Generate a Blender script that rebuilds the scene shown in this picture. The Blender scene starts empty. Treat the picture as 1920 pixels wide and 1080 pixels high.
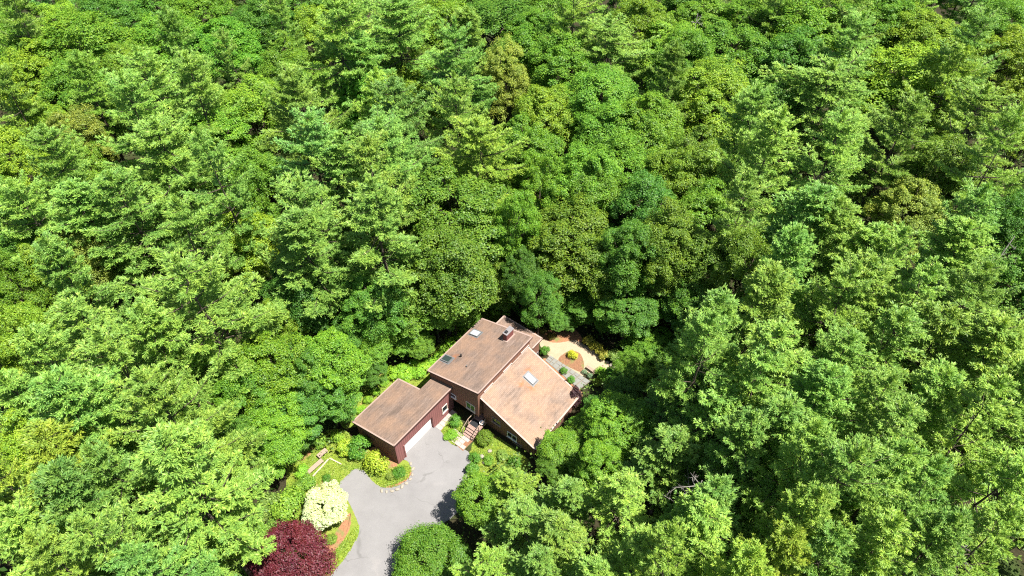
import bpy, math, random
import numpy as np
from mathutils import Vector, Matrix
R_ = math.radians
SC = bpy.context.scene
COL = SC.collection

# ------------------------------------------------------------------ camera, sky, sun, exposure
CAM_H, PITCH, F_PX = 66.64, 47.0, 1300.0
cam_d = bpy.data.cameras.new('camera'); cam_d.sensor_width = 36.0
cam_d.lens = 36.0 * F_PX / 1920.0; cam_d.clip_start = 0.5; cam_d.clip_end = 6000
cam = bpy.data.objects.new('camera', cam_d); COL.objects.link(cam)
cam.location = (0, 0, CAM_H); cam.rotation_euler = (R_(90 - PITCH), 0, 0)
SC.camera = cam
SUN_AZ, SUN_EL = -24.0, 66.0            # azimuth counted from +X towards +Y
w = bpy.data.worlds.new('World'); SC.world = w; w.use_nodes = True
wn = w.node_tree; bg = wn.nodes['Background']
sky = wn.nodes.new('ShaderNodeTexSky'); sky.sky_type = 'NISHITA'; sky.sun_disc = False
sky.sun_elevation = R_(SUN_EL); sky.sun_rotation = R_(90 - SUN_AZ)
wn.links.new(sky.outputs[0], bg.inputs[0]); bg.inputs[1].default_value = 0.07
sd = bpy.data.lights.new('sun', 'SUN'); sd.energy = 5.0; sd.angle = R_(0.53); sd.color = (1.0, 0.965, 0.90)
sun = bpy.data.objects.new('sun', sd); COL.objects.link(sun)
sv = Vector((math.cos(R_(SUN_EL)) * math.cos(R_(SUN_AZ)), math.cos(R_(SUN_EL)) * math.sin(R_(SUN_AZ)), math.sin(R_(SUN_EL))))
sun.rotation_euler = sv.to_track_quat('Z', 'Y').to_euler(); sun.location = (60, 0, 90)
vs = SC.view_settings; vs.view_transform = 'Standard'; vs.look = 'None'; vs.gamma = 1.0; vs.exposure = 1.45
vs.use_curve_mapping = False
SC.cycles.max_bounces = 6; SC.cycles.diffuse_bounces = 3; SC.cycles.transmission_bounces = 4
SC.cycles.glossy_bounces = 2; SC.cycles.transparent_max_bounces = 4
SC.cycles.use_denoising = False; SC.cycles.filter_width = 1.15
SC.render.film_transparent = False

# ------------------------------------------------------------------ survey: sight lines to places on the ground
_th = R_(PITCH)
FW = np.array([0, math.cos(_th), -math.sin(_th)]); UP = np.array([0, math.sin(_th), math.cos(_th)])
def at(px, py, z=0.0):
    d = FW + (px - 960) / F_PX * np.array([1.0, 0, 0]) + (540 - py) / F_PX * UP
    return np.array([0, 0, CAM_H]) + d * ((z - CAM_H) / d[2])
def seen(p):
    d = np.asarray(p, float) - np.array([0, 0, CAM_H]); k = d @ FW
    return 960 + F_PX * d[0] / k, 540 - F_PX * (d @ UP) / k, k

# ------------------------------------------------------------------ materials
def mat(name):
    m = bpy.data.materials.new(name); m.use_nodes = True
    nt = m.node_tree; nt.nodes.clear()
    return m, nt, nt.nodes, nt.links
def nd(nt, t, **kw):
    n = nt.nodes.new(t)
    for k, v in kw.items():
        if k.startswith('_'): setattr(n, k[1:], v)
        else: n.inputs[k.replace('__', ' ')].default_value = v
    return n
def ramp(nt, fac, stops):
    r = nt.nodes.new('ShaderNodeValToRGB'); e = r.color_ramp.elements
    while len(e) < len(stops): e.new(0.5)
    for i, (p, c) in enumerate(stops): e[i].position = p; e[i].color = (*c, 1)
    nt.links.new(fac, r.inputs[0]); return r.outputs[0]
def mix(nt, fac, a, b, mode='MIX'):
    n = nt.nodes.new('ShaderNodeMix'); n.data_type = 'RGBA'; n.blend_type = mode
    for s, v in ((0, fac), (6, a), (7, b)):
        if hasattr(v, 'links'): nt.links.new(v, n.inputs[s])
        else: n.inputs[s].default_value = v if s == 0 else (*v, 1)
    return n.outputs[2]
def coords(nt, scale=(1, 1, 1), rot=(0, 0, 0), kind='Object'):
    t = nt.nodes.new('ShaderNodeTexCoord'); mp = nt.nodes.new('ShaderNodeMapping')
    mp.inputs['Scale'].default_value = scale; mp.inputs['Rotation'].default_value = rot
    nt.links.new(t.outputs[kind], mp.inputs[0]); return mp.outputs[0]
def noise(nt, vec, scale, detail=4, rough=.6):
    n = nd(nt, 'ShaderNodeTexNoise', Scale=scale, Detail=detail, Roughness=rough)
    nt.links.new(vec, n.inputs['Vector']); return n.outputs['Fac']
def finish(m, nt, color, rough=.85, bump=None, bstr=.3, bdist=.02, spec=.3, metal=0.0):
    p = nd(nt, 'ShaderNodeBsdfPrincipled', Roughness=rough, Metallic=metal)
    p.inputs['Specular IOR Level'].default_value = spec
    if hasattr(color, 'links'): nt.links.new(color, p.inputs['Base Color'])
    else: p.inputs['Base Color'].default_value = (*color, 1)
    if bump is not None:
        b = nd(nt, 'ShaderNodeBump', Strength=bstr, Distance=bdist)
        nt.links.new(bump, b.inputs['Height']); nt.links.new(b.outputs[0], p.inputs['Normal'])
    o = nt.nodes.new('ShaderNodeOutputMaterial'); nt.links.new(p.outputs[0], o.inputs[0]); return m

def ramp_f(nt, f, a, b):
    r = nd(nt, 'ShaderNodeMapRange'); nt.links.new(f, r.inputs[0])
    r.inputs[1].default_value = a; r.inputs[2].default_value = b; return r.outputs[0]

def leaf_material(name, trans=.35, vary=.25, gloss=.06):
    m, nt, N, L = mat(name)
    oi = N.new('ShaderNodeObjectInfo'); g = N.new('ShaderNodeNewGeometry')
    v = nd(nt, 'ShaderNodeMapRange'); L.new(g.outputs['Random Per Island'], v.inputs[0])
    v.inputs[3].default_value = 1 - vary; v.inputs[4].default_value = 1 + vary
    hs = nd(nt, 'ShaderNodeHueSaturation'); L.new(oi.outputs['Color'], hs.inputs['Color']); L.new(v.outputs[0], hs.inputs['Value'])
    h = nd(nt, 'ShaderNodeMapRange'); L.new(g.outputs['Random Per Island'], h.inputs[0])
    h.inputs[3].default_value = .520; h.inputs[4].default_value = .480; L.new(h.outputs[0], hs.inputs['Hue'])
    # slow drift of hue through each crown: sun leaves, older leaves, new shoots
    nz = noise(nt, coords(nt), .55, 2)
    c2 = mix(nt, ramp_f(nt, nz, .3, .7), (0.80, 0.90, 0.95), (1.16, 1.10, 0.9))
    c = mix(nt, 1.0, hs.outputs[0], c2, 'MULTIPLY')
    d = N.new('ShaderNodeBsdfDiffuse'); t = N.new('ShaderNodeBsdfTranslucent'); L.new(c, d.inputs[0])
    tc = mix(nt, 1.0, c, (1.15, 1.2, 0.5), 'MULTIPLY'); L.new(tc, t.inputs[0])
    mx = nd(nt, 'ShaderNodeMixShader', Fac=trans); L.new(d.outputs[0], mx.inputs[1]); L.new(t.outputs[0], mx.inputs[2])
    gl = nd(nt, 'ShaderNodeBsdfGlossy', Roughness=.5); gl.inputs[0].default_value = (1, 1, 1, 1)
    m2 = nd(nt, 'ShaderNodeMixShader', Fac=gloss); L.new(mx.outputs[0], m2.inputs[1]); L.new(gl.outputs[0], m2.inputs[2])
    o = N.new('ShaderNodeOutputMaterial'); L.new(m2.outputs[0], o.inputs[0]); return m
def simple(name, col, rough=.7, var=.25, scale=6, bstr=.2, spec=.3, metal=0):
    m, nt, N, L = mat(name); nz = noise(nt, coords(nt), scale, 5)
    c = mix(nt, nz, tuple(x * (1 - var) for x in col), tuple(min(1, x * (1 + var)) for x in col))
    return finish(m, nt, c, rough, nz, bstr, .01, spec, metal)

M = {}
M['leaf'] = leaf_material('broad_leaf', .40, .30, .015)
M['needle'] = leaf_material('pine_needle', .34, .28, .015)
M['bark'] = simple('bark', (.066, .050, .036), .95, .5, 9, .8)
M['deadwood'] = simple('deadwood', (.16, .145, .13), .9, .35, 8, .5)
def roof_material(name, col, rot, stains=()):
    m, nt, N, L = mat(name); v = coords(nt)
    st = coords(nt, (.35, 2.4, 1)) if rot else coords(nt, (2.4, .35, 1))
    big = noise(nt, v, .45, 4, .6); str_ = noise(nt, st, 1.3, 5, .65); fine = noise(nt, v, 9, 3, .7)
    br = nd(nt, 'ShaderNodeTexBrick', Scale=1.0, Mortar__Size=.012, Bias=0.0, Brick__Width=.32, Row__Height=.145)
    br.inputs['Color1'].default_value = (.72, .72, .72, 1); br.inputs['Color2'].default_value = (1.12, 1.12, 1.12, 1); br.inputs['Mortar'].default_value = (.42, .42, .42, 1)
    L.new(v, br.inputs['Vector'])
    c = mix(nt, ramp_f(nt, str_, .32, .7), tuple(x * .62 for x in col), tuple(x * 1.16 for x in col))
    c = mix(nt, ramp_f(nt, big, .38, .62), c, tuple(x * y for x, y in zip(col, (1.2, 1.08, .95))))
    c = mix(nt, .45, c, br.outputs[0], 'MULTIPLY')
    c = mix(nt, ramp_f(nt, fine, .3, .75), c, mix(nt, 1.0, c, (1.35, 1.32, 1.3), 'MULTIPLY'))
    for (sx, sy, rx, ry) in stains:                       # rusty run-off below skylights
        t = nt.nodes.new('ShaderNodeTexCoord'); mp = nt.nodes.new('ShaderNodeMapping'); mp.vector_type = 'TEXTURE'
        mp.inputs['Location'].default_value = (sx, sy, 0); mp.inputs['Scale'].default_value = (rx, ry, 100); L.new(t.outputs['Object'], mp.inputs[0])
        gr = nt.nodes.new('ShaderNodeTexGradient'); gr.gradient_type = 'SPHERICAL'; L.new(mp.outputs[0], gr.inputs[0])
        ml = nd(nt, 'ShaderNodeMath'); ml.operation = 'MULTIPLY'; L.new(gr.outputs['Fac'], ml.inputs[0]); L.new(ramp_f(nt, noise(nt, v, 2.6, 5, .7), .38, .62), ml.inputs[1])
        c = mix(nt, ml.outputs[0], c, (.30, .105, .035))
    return finish(m, nt, c, .95, br.outputs[0], .5, .02, .15)
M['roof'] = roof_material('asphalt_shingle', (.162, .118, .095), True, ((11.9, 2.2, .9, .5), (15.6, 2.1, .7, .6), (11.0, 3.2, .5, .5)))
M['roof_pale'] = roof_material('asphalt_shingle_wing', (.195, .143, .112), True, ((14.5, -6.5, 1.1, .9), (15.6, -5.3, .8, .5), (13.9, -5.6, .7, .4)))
def siding(name, col):
    m, nt, N, L = mat(name); v = coords(nt)
    wv = nd(nt, 'ShaderNodeTexWave', Scale=2.2, Distortion=.15, Detail=1.0); wv.bands_direction = 'DIAGONAL' ; wv.wave_profile = 'SAW'
    mp = coords(nt, (1, 1, 0)); L.new(mp, wv.inputs['Vector'])
    nz = noise(nt, coords(nt, (2, 2, .4)), 2.0, 5)
    c = mix(nt, nz, tuple(x * .72 for x in col), tuple(x * 1.2 for x in col))
    c = mix(nt, .35, c, wv.outputs['Color'], 'MULTIPLY')
    return finish(m, nt, c, .8, wv.outputs['Fac'], .4, .02, .25)
M['siding'] = siding('stained_siding', (.25, .125, .085))
M['siding_red'] = siding('red_siding', (.26, .108, .100))
M['fascia'] = simple('fascia_board', (.085, .042, .036), .7, .3, 5)
M['drip'] = simple('drip_edge', (.30, .215, .18), .6, .15, 5)
M['white'] = simple('white_paint', (.72, .70, .68), .5, .06, 3, .05)
M['cream'] = simple('cream_trim', (.55, .49, .40), .6, .12, 3, .05)
M['pinkish'] = simple('faded_trim', (.46, .36, .31), .6, .1, 3, .05)
M['galv'] = simple('galvanised_cap', (.22, .20, .20), .45, .2, 6, .05, .5, .3)
M['flash'] = simple('dark_flashing', (.13, .13, .13), .5, .2, 6)
M['dark'] = simple('dark_metal', (.02, .02, .022), .5, .2, 6)
M['brick'] = simple('chimney_clad', (.15, .05, .045), .8, .3, 7)
M['mat'] = simple('rubber_mat', (.012, .012, .014), .8, .2, 20)
def glass(name, col, rough=.06):
    m, nt, N, L = mat(name); return finish(m, nt, col, rough, None, spec=.9)
M['glass'] = glass('window_glass', (.02, .026, .03))
M['skyglass'] = glass('skylight_glass', (.36, .42, .44), .12)
M['skydark'] = glass('skylight_dark_glass', (.03, .045, .04), .1)
M['wood'] = simple('weathered_wood', (.27, .20, .15), .9, .25, 5, .4)
M['wood_pale'] = simple('pale_timber', (.42, .35, .24), .9, .2, 5, .4)
M['step'] = simple('stained_tread', (.24, .155, .125), .8, .2, 5, .2)
M['stone'] = simple('grey_flagstone', (.17, .168, .150), .9, .22, 3, .4)
M['paver'] = simple('pinkish_paver', (.29, .25, .22), .9, .2, 3, .3)
M['stonedust'] = simple('stone_dust', (.16, .14, .11), .95, .3, 5, .4)
M['rock'] = simple('fieldstone', (.24, .21, .165), .95, .35, 4, .6)
# ground materials
def ground_mat():
    m, nt, N, L = mat('forest_floor'); v = coords(nt)
    a = noise(nt, v, .25, 5); b = noise(nt, v, 3.5, 5, .7)
    c = mix(nt, ramp_f(nt, b, .3, .7), (.018, .016, .008), (.042, .036, .018))
    c = mix(nt, ramp_f(nt, a, .5, .65), c, (.035, .055, .014))
    return finish(m, nt, c, .95, b, .8, .08, .1)
def asphalt():
    m, nt, N, L = mat('aged_asphalt'); v = coords(nt)
    a = noise(nt, v, .16, 4); b = noise(nt, v, .8, 5, .65); f = noise(nt, v, 30, 3, .7)
    c = mix(nt, ramp_f(nt, a, .35, .65), (.170, .162, .159), (.198, .190, .186))
    c = mix(nt, ramp_f(nt, b, .3, .72), mix(nt, 1.0, c, (.90, .90, .90), 'MULTIPLY'), c)
    c = mix(nt, ramp_f(nt, f, .25, .75), mix(nt, 1.0, c, (.82, .82, .82), 'MULTIPLY'), mix(nt, 1.0, c, (1.12, 1.12, 1.12), 'MULTIPLY'))
    st = ramp_f(nt, noise(nt, v, .33, 6, .7), .60, .72)
    c = mix(nt, st, c, mix(nt, 1.0, c, (1.13, 1.11, 1.09), 'MULTIPLY'))
    vo = nd(nt, 'ShaderNodeTexVoronoi', Scale=.22); vo.feature = 'DISTANCE_TO_EDGE'
    wn_ = nd(nt, 'ShaderNodeTexNoise', Scale=.9, Detail=6.0); L.new(v, wn_.inputs['Vector']); wv_ = nd(nt, 'ShaderNodeVectorMath'); wv_.operation = 'MULTIPLY_ADD'
    wv_.inputs[1].default_value = (1.6, 1.6, 0); L.new(wn_.outputs['Color'], wv_.inputs[0]); L.new(v, wv_.inputs[2]); L.new(wv_.outputs[0], vo.inputs['Vector'])
    ck = ramp_f(nt, vo.outputs['Distance'], .012, .004)
    cm = nd(nt, 'ShaderNodeMath'); cm.operation = 'MULTIPLY'; L.new(ck, cm.inputs[0]); L.new(ramp_f(nt, noise(nt, v, .3, 3), .48, .6), cm.inputs[1])
    c = mix(nt, cm.outputs[0], c, (.13, .125, .12))
    oil = ramp_f(nt, noise(nt, v, 1.1, 2, .5), .76, .84); c = mix(nt, oil, c, mix(nt, 1.0, c, (.72, .71, .70), 'MULTIPLY'))
    return finish(m, nt, c, .9, f, .25, .01, .2)
def lawn_mat(a_, b_, c_):
    m, nt, N, L = mat('turf'); v = coords(nt)
    a = noise(nt, v, .7, 5, .65); b = noise(nt, v, 7, 4, .7)
    c = mix(nt, ramp_f(nt, a, .42, .66), a_, b_)
    c = mix(nt, ramp_f(nt, b, .3, .75), mix(nt, 1.0, c, (.62, .62, .6), 'MULTIPLY'), c)
    c = mix(nt, ramp_f(nt, noise(nt, v, 1.3, 5, .7), .60, .68), c, c_)
    return finish(m, nt, c, .95, b, .8, .05, .1)
def mulch_mat(name, col):
    m, nt, N, L = mat(name); v = coords(nt); b = noise(nt, v, 6, 5, .75); a = noise(nt, v, .8, 4)
    c = mix(nt, ramp_f(nt, b, .3, .7), tuple(x * .55 for x in col), tuple(x * 1.25 for x in col))
    c = mix(nt, ramp_f(nt, a, .52, .68), c, (.14, .15, .05))
    return finish(m, nt, c, .95, b, .9, .05, .1)
def gravel_mat():
    m, nt, N, L = mat('pea_gravel'); v = coords(nt); b = noise(nt, v, 12, 4, .8); a = noise(nt, v, .6, 4)
    c = mix(nt, ramp_f(nt, b, .25, .75), (.24, .182, .118), (.37, .295, .205))
    c = mix(nt, ramp_f(nt, a, .5, .7), c, mix(nt, 1.0, c, (.9, .88, .84), 'MULTIPLY'))
    return finish(m, nt, c, .95, b, .5, .02, .1)
M['ground'] = ground_mat(); M['asphalt'] = asphalt()
M['lawn'] = lawn_mat((.20, .235, .040), (.15, .235, .028), (.27, .165, .07))
M['mulch'] = mulch_mat('bark_mulch', (.21, .110, .062)); M['mulch_red'] = mulch_mat('bark_mulch_bright', (.27, .132, .070))
M['gravel'] = gravel_mat()
M['grass'] = leaf_material('grass_blade', .3, .3, .02)

# ------------------------------------------------------------------ mesh helpers
def quads_mesh(name, V, Q, m, smooth=False):
    me = bpy.data.meshes.new(name); V = np.asarray(V, np.float32); Q = np.asarray(Q, np.int32)
    n = len(Q); me.vertices.add(len(V)); me.vertices.foreach_set('co', V.ravel())
    me.loops.add(4 * n); me.loops.foreach_set('vertex_index', Q.ravel())
    me.polygons.add(n); me.polygons.foreach_set('loop_start', np.arange(0, 4 * n, 4, dtype=np.int32))
    if smooth: me.polygons.foreach_set('use_smooth', np.ones(n, bool))
    me.materials.append(m); me.update(calc_edges=True); return me
class MB:
    def __init__(s): s.v = []; s.f = []
    def add(s, V, F):
        o = len(s.v); s.v += [tuple(map(float, p)) for p in V]; s.f += [tuple(i + o for i in f) for f in F]; return s
    def box(s, x0, x1, y0, y1, z0, z1):
        V = [(x, y, z) for z in (z0, z1) for y in (y0, y1) for x in (x0, x1)]
        return s.add(V, [(0, 2, 3, 1), (4, 5, 7, 6), (0, 1, 5, 4), (2, 6, 7, 3), (0, 4, 6, 2), (1, 3, 7, 5)])
    def prism(s, poly, z0, z1):                 # poly: list of (x, y); z0, z1 numbers or functions of (x, y)
        n = len(poly); a = z0 if callable(z0) else (lambda x, y: z0); b = z1 if callable(z1) else (lambda x, y: z1)
        V = [(x, y, a(x, y)) for x, y in poly] + [(x, y, b(x, y)) for x, y in poly]
        F = [tuple(reversed(range(n))), tuple(range(n, 2 * n))] + [(i, (i + 1) % n, n + (i + 1) % n, n + i) for i in range(n)]
        ar = sum(poly[i][0] * poly[(i + 1) % n][1] - poly[(i + 1) % n][0] * poly[i][1] for i in range(n))
        if ar < 0: F = [tuple(reversed(f)) for f in F]
        return s.add(V, F)
    def tube(s, pts, rad, k=7):
        pts = [np.asarray(p, float) for p in pts]; V = []
        for i, p in enumerate(pts):
            t = pts[min(i + 1, len(pts) - 1)] - pts[max(i - 1, 0)]; t /= np.linalg.norm(t) + 1e-9
            a = np.cross(t, [0, 0, 1.0] if abs(t[2]) < .9 else [1.0, 0, 0]); a /= np.linalg.norm(a); b = np.cross(t, a)
            V += [p + rad[i] * (math.cos(2 * math.pi * j / k) * a + math.sin(2 * math.pi * j / k) * b) for j in range(k)]
        F = [(i * k + j, i * k + (j + 1) % k, (i + 1) * k + (j + 1) % k, (i + 1) * k + j) for i in range(len(pts) - 1) for j in range(k)]
        F += [tuple(reversed(range(k))), tuple(range((len(pts) - 1) * k, len(pts) * k))]
        return s.add(V, F)
    def mesh(s, name, m, smooth=False):
        me = bpy.data.meshes.new(name); me.from_pydata(s.v, [], s.f); me.materials.append(m)
        if smooth:
            for p in me.polygons: p.use_smooth = True
        me.update(); return me
    def build(s, name, m, parent=None, smooth=False): return link(name, s.mesh(name, m, smooth), parent)
def link(name, data, parent=None, loc=None):
    o = bpy.data.objects.new(name, data); COL.objects.link(o)
    if parent is not None: o.parent = parent
    if loc is not None: o.location = loc
    return o
def tag(o, label=None, cat=None, group=None, kind=None):
    if label: o['label'] = label
    if cat: o['category'] = cat
    if group: o['group'] = group
    if kind: o['kind'] = kind
    return o
def bevel(o, wdt=.02):
    b = o.modifiers.new('bevel', 'BEVEL'); b.width = wdt; b.segments = 1; b.limit_method = 'ANGLE'; return o
def smooth_line(P, closed=True, n=5):
    P = [np.asarray(p, float) for p in P]; out = []; m = len(P)
    for i in range(m):
        a, b, c, d = P[i - 1], P[i], P[(i + 1) % m], P[(i + 2) % m]
        for k in range(n):
            t = k / n; out.append(.5 * ((2 * b) + (c - a) * t + (2 * a - 5 * b + 4 * c - d) * t * t + (3 * b - a - 3 * c + d) * t ** 3))
    return out
def sheet(name, pxpoly, z, m, smooth=True, thick=0.0, world=False, rough=0.0, seed=1):
    P = [p[:2] if world else at(*p)[:2] for p in pxpoly]
    if smooth: P = smooth_line(P)
    if rough:
        rg = np.random.default_rng(seed); P = [p + rg.normal(0, rough, 2) for p in P]
    mb = MB(); ar = sum(P[i][0] * P[(i + 1) % len(P)][1] - P[(i + 1) % len(P)][0] * P[i][1] for i in range(len(P)))
    if ar < 0: P = P[::-1]
    if thick: mb.prism([tuple(p) for p in P], z - thick, z)
    else: mb.add([(p[0], p[1], z) for p in P], [tuple(range(len(P)))])
    return mb.build(name, m)

# ------------------------------------------------------------------ ground, drive, beds, paths
g = MB().add([(-3000, -3000, 0), (3000, -3000, 0), (3000, 3000, 0), (-3000, 3000, 0)], [(0, 1, 2, 3)]).build('ground', M['ground'])
tag(g, 'dark leaf-littered forest floor showing between the trees', 'ground', kind='structure')
DRIVE = [(757, 851), (814, 795), (829, 812), (846, 833), (862, 838), (880, 850), (884, 872), (878, 900), (872, 930), (858, 960), (815, 992), (765, 1030), (735, 1075),
         (715, 1130), (640, 1220), (560, 1200), (592, 1120), (622, 1078), (647, 1046), (669, 1010), (673, 987), (664, 962), (652, 938), (634, 912), (648, 894), (667, 879), (684, 884), (698, 902), (718, 914),
         (742, 912), (764, 899), (772, 882), (766, 866)]
lawn1 = sheet('lawn', [(540, 850), (600, 815), (640, 805), (700, 850), (740, 860), (785, 870), (780, 900), (745, 925), (700, 912), (690, 960), (690, 1010), (660, 1055), (600, 1120), (560, 1150), (520, 1090), (560, 1000), (540, 930)], .004, M['lawn'], rough=.08)
tag(lawn1, 'patchy yellow-green lawn left of the drive', 'lawn', kind='structure')
lawn2 = sheet('lawn', [(655, 745), (735, 690), (800, 672), (850, 610), (905, 580), (935, 600), (800, 730), (730, 740), (690, 790), (640, 800)], .004, M['lawn'], rough=.1, seed=2)
tag(lawn2, 'bright strip of grass behind the garage and house', 'lawn', kind='structure')
lawn3 = sheet('lawn', [(826, 815), (842, 780), (865, 790), (872, 815), (855, 832), (845, 832)], .004, M['lawn'], rough=.05, seed=3)
tag(lawn3, 'small grass patch between garage and front steps', 'lawn', kind='structure')
lawn4 = sheet('lawn', [(880, 850), (900, 815), (925, 815), (985, 855), (990, 880), (930, 890), (885, 885)], .004, M['lawn'], rough=.05, seed=4)
tag(lawn4, 'planted grass strip along the front of the wing', 'lawn', kind='structure')
for px, nm in (([(605, 1030), (625, 1005), (645, 975), (656, 962), (658, 985), (645, 1010), (622, 1040), (608, 1060)], 'orange bark mulch bed between red maple and drive'),
               ([(553, 862), (560, 845), (585, 832), (590, 842), (570, 862)], 'orange mulch patch beside the wooden bench'),
               ([(716, 915), (742, 908), (762, 896), (771, 878), (777, 885), (768, 903), (745, 917), (725, 921)], 'mulch rim around the garage corner island'),
               ([(690, 855), (700, 838), (728, 850), (745, 868), (735, 880), (700, 878)], 'mulch strip along the garage side wall'),
               ([(600, 905), (612, 895), (628, 905), (618, 925), (604, 920)], 'worn orange mulch patch above the white flowering tree'),
               ([(1002, 622), (1030, 620), (1045, 612), (1075, 618), (1090, 630), (1090, 642), (1070, 642), (1045, 646), (1030, 645), (1012, 636)], 'reddish mulch bed behind the gravel terrace'),
               ([(1020, 672), (1030, 678), (1052, 700), (1090, 735), (1082, 745), (1040, 720), (1015, 690)], 'mulch strip between wing and flagstone path')):
    tag(sheet('mulch_bed', px, .010, M['mulch_red'], rough=.05), nm, 'mulch', kind='structure')
drive = sheet('driveway', DRIVE, .018, M['asphalt'], thick=.05, rough=.03); tag(drive, 'pale grey asphalt driveway widening before the garage', 'driveway', kind='structure')
grav = sheet('gravel_terrace', [(1012, 634), (1034, 642), (1053, 642), (1075, 638), (1088, 642), (1108, 654), (1128, 670), (1141, 684), (1136, 692), (1112, 702), (1098, 696), (1088, 705), (1045, 680), (1028, 666), (1014, 650)], .016, M['gravel'], rough=.03)
tag(grav, 'tan gravel terrace behind the house', 'gravel', kind='structure')
isl = sheet('mulch_bed', [(1047, 676), (1058, 663), (1072, 657), (1086, 662), (1093, 673), (1095, 688), (1089, 697), (1074, 692)], .022, M['mulch'], rough=.02)
tag(isl, 'round brown mulch island inside the gravel terrace', 'mulch', kind='structure')
# flagstone path: bedding plus single slabs
pa, pb, pc, pd_ = at(1031, 666), at(1107, 715), at(1086, 731), at(1022, 676)
path = MB().add([(*p[:2], .020) for p in (pa, pd_, pc, pb)], [(0, 1, 2, 3)]).build('stone_path', M['stonedust'])
tag(path, 'straight grey flagstone path beside the gravel terrace', 'path', kind='structure')
rg = np.random.default_rng(5)
du = [0, .12, .21, .33, .42, .55, .66, .76, .88, 1.0]
for i in range(9):
    cut = rg.uniform(.35, .65); rows = [(0, cut), (cut, 1)] if i % 3 else [(0, .32), (.32, .68), (.68, 1)]
    for (s0, s1) in rows:
        q = []
        for (uu, ss) in ((du[i] + .012, s0 + .03), (du[i + 1] - .012, s0 + .03), (du[i + 1] - .012, s1 - .03), (du[i] + .012, s1 - .03)):
            a = pa + (pb - pa) * uu; b = pd_ + (pc - pd_) * uu; q.append(tuple((a + (b - a) * ss)[:2] + rg.normal(0, .018, 2)))
        MB().prism(q, .022, .055 + rg.uniform(0, .02)).build('flagstone', M['stone'], path)
# paved walk from drive to the steps and along the garage
HO = np.array([-11.94, 36.15]); YAW = R_(52.5)
e1 = np.array([math.cos(YAW), math.sin(YAW)]); e2 = np.array([math.sin(YAW), -math.cos(YAW)])
def hw(u, v): return HO + u * e1 + v * e2
walk = MB().add([(*hw(u, v), .020) for u, v in ((5.95, 1.1), (5.6, 4.1), (7.2, 4.15), (7.2, 2.75), (6.9, 1.6))], [(0, 4, 3, 2, 1)]).build('paved_walk', M['mulch'])
tag(walk, 'short paved walk at the foot of the front steps', 'path', kind='structure')
for i in range(3):
    for j in range(4):
        u0 = 5.75 + i * .48; v0 = 1.75 + j * .58 + (.2 if i % 2 else 0) - .1 * i
        if j == 3 and i == 1: continue
        q = [tuple(hw(u0 + a, v0 + b)) for a, b in ((0, 0), (.45, 0), (.45, .55), (0, .55))]
        MB().prism(q, .022, .05 + rg.uniform(0, .015)).build('paver', M['paver'], walk)
side = MB().add([(*hw(u, v), .016) for u, v in ((6.0, -.28), (6.0, .55), (8.9, .55), (8.9, -.28))], [(3, 2, 1, 0)]).build('garage_walk', M['mulch'])
tag(side, 'narrow paved strip along the garage wall', 'path', kind='structure')
for i in range(5):
    q = [tuple(hw(6.03 + i * .57 + a, b)) for a, b in ((0, -.26), (.54, -.26), (.54, .5), (0, .5))]
    MB().prism(q, .018, .045 + rg.uniform(0, .012)).build('paver', M['paver'], side)

# ------------------------------------------------------------------ the house (local axes: x = along the garage front, y = towards the forest behind)
house = link('house', None); house.location = (HO[0], HO[1], 0); house.rotation_euler = (0, 0, YAW)
tag(house, 'brown contemporary house with shed roofs, attached garage and side wing', 'house')
def H(): return MB()
zg = lambda v: 4.46 + (2.73 - 4.46) * (-v / 6.46)          # garage roof plane
zm = lambda v: 4.62 + (6.69 - 4.62) * (v + 3.57) / 7.32     # main roof plane
zr = lambda v: 5.13 + (2.30 - 5.13) * (v - 4.0) / 6.87      # wing roof plane
def uv(poly): return [(u, -v) for u, v in poly]
def plane(f, dz=0): return lambda x, y: f(-y) + dz
def wall_prism(poly, z0, f, name, m, parent=None): return H().prism(uv(poly), z0, plane(f, -.20)).build(name, m, parent or house)
# garage walls with the door opening cut out of the front
gw = H()
gw.prism(uv([(.25, -6.2), (.25, -.66), (6.85, -.66), (6.85, -2.85), (6.85, -6.2)]), 0, plane(zg, -.2))
gw.prism(uv([(6.85, -2.85), (6.85, -.66), (9.25, -.66), (9.25, -2.85)]), 0, plane(zg, -.2))
gw.prism(uv([(.25, -.66), (.25, -.3), (1.44, -.3), (1.44, -.66)]), 0, plane(zg, -.2))
gw.prism(uv([(5.84, -.66), (5.84, -.3), (9.25, -.3), (9.25, -.66)]), 0, plane(zg, -.2))
gw.prism(uv([(1.44, -.66), (1.44, -.3), (5.84, -.3), (5.84, -.66)]), 2.25, plane(zg, -.2))
gwall = gw.build('garage_wall', M['siding_red'], house)
gd = link('garage_door', None, house)
for i in range(4):
    bevel(H().box(1.46, 5.82, .585, .64, .03 + i * .55, .03 + i * .55 + .535).build('door_panel', M['white'], gd), .012)
H().box(1.30, 1.44, .24, .299, 0, 2.40).build('door_trim', M['siding_red'], gd)
def roof_slab(poly, f, name, m, th=.20, parent=None):
    o = H().prism(uv(poly), plane(f, -th), plane(f, 0)).build(name, m, parent or house); return o
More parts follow.
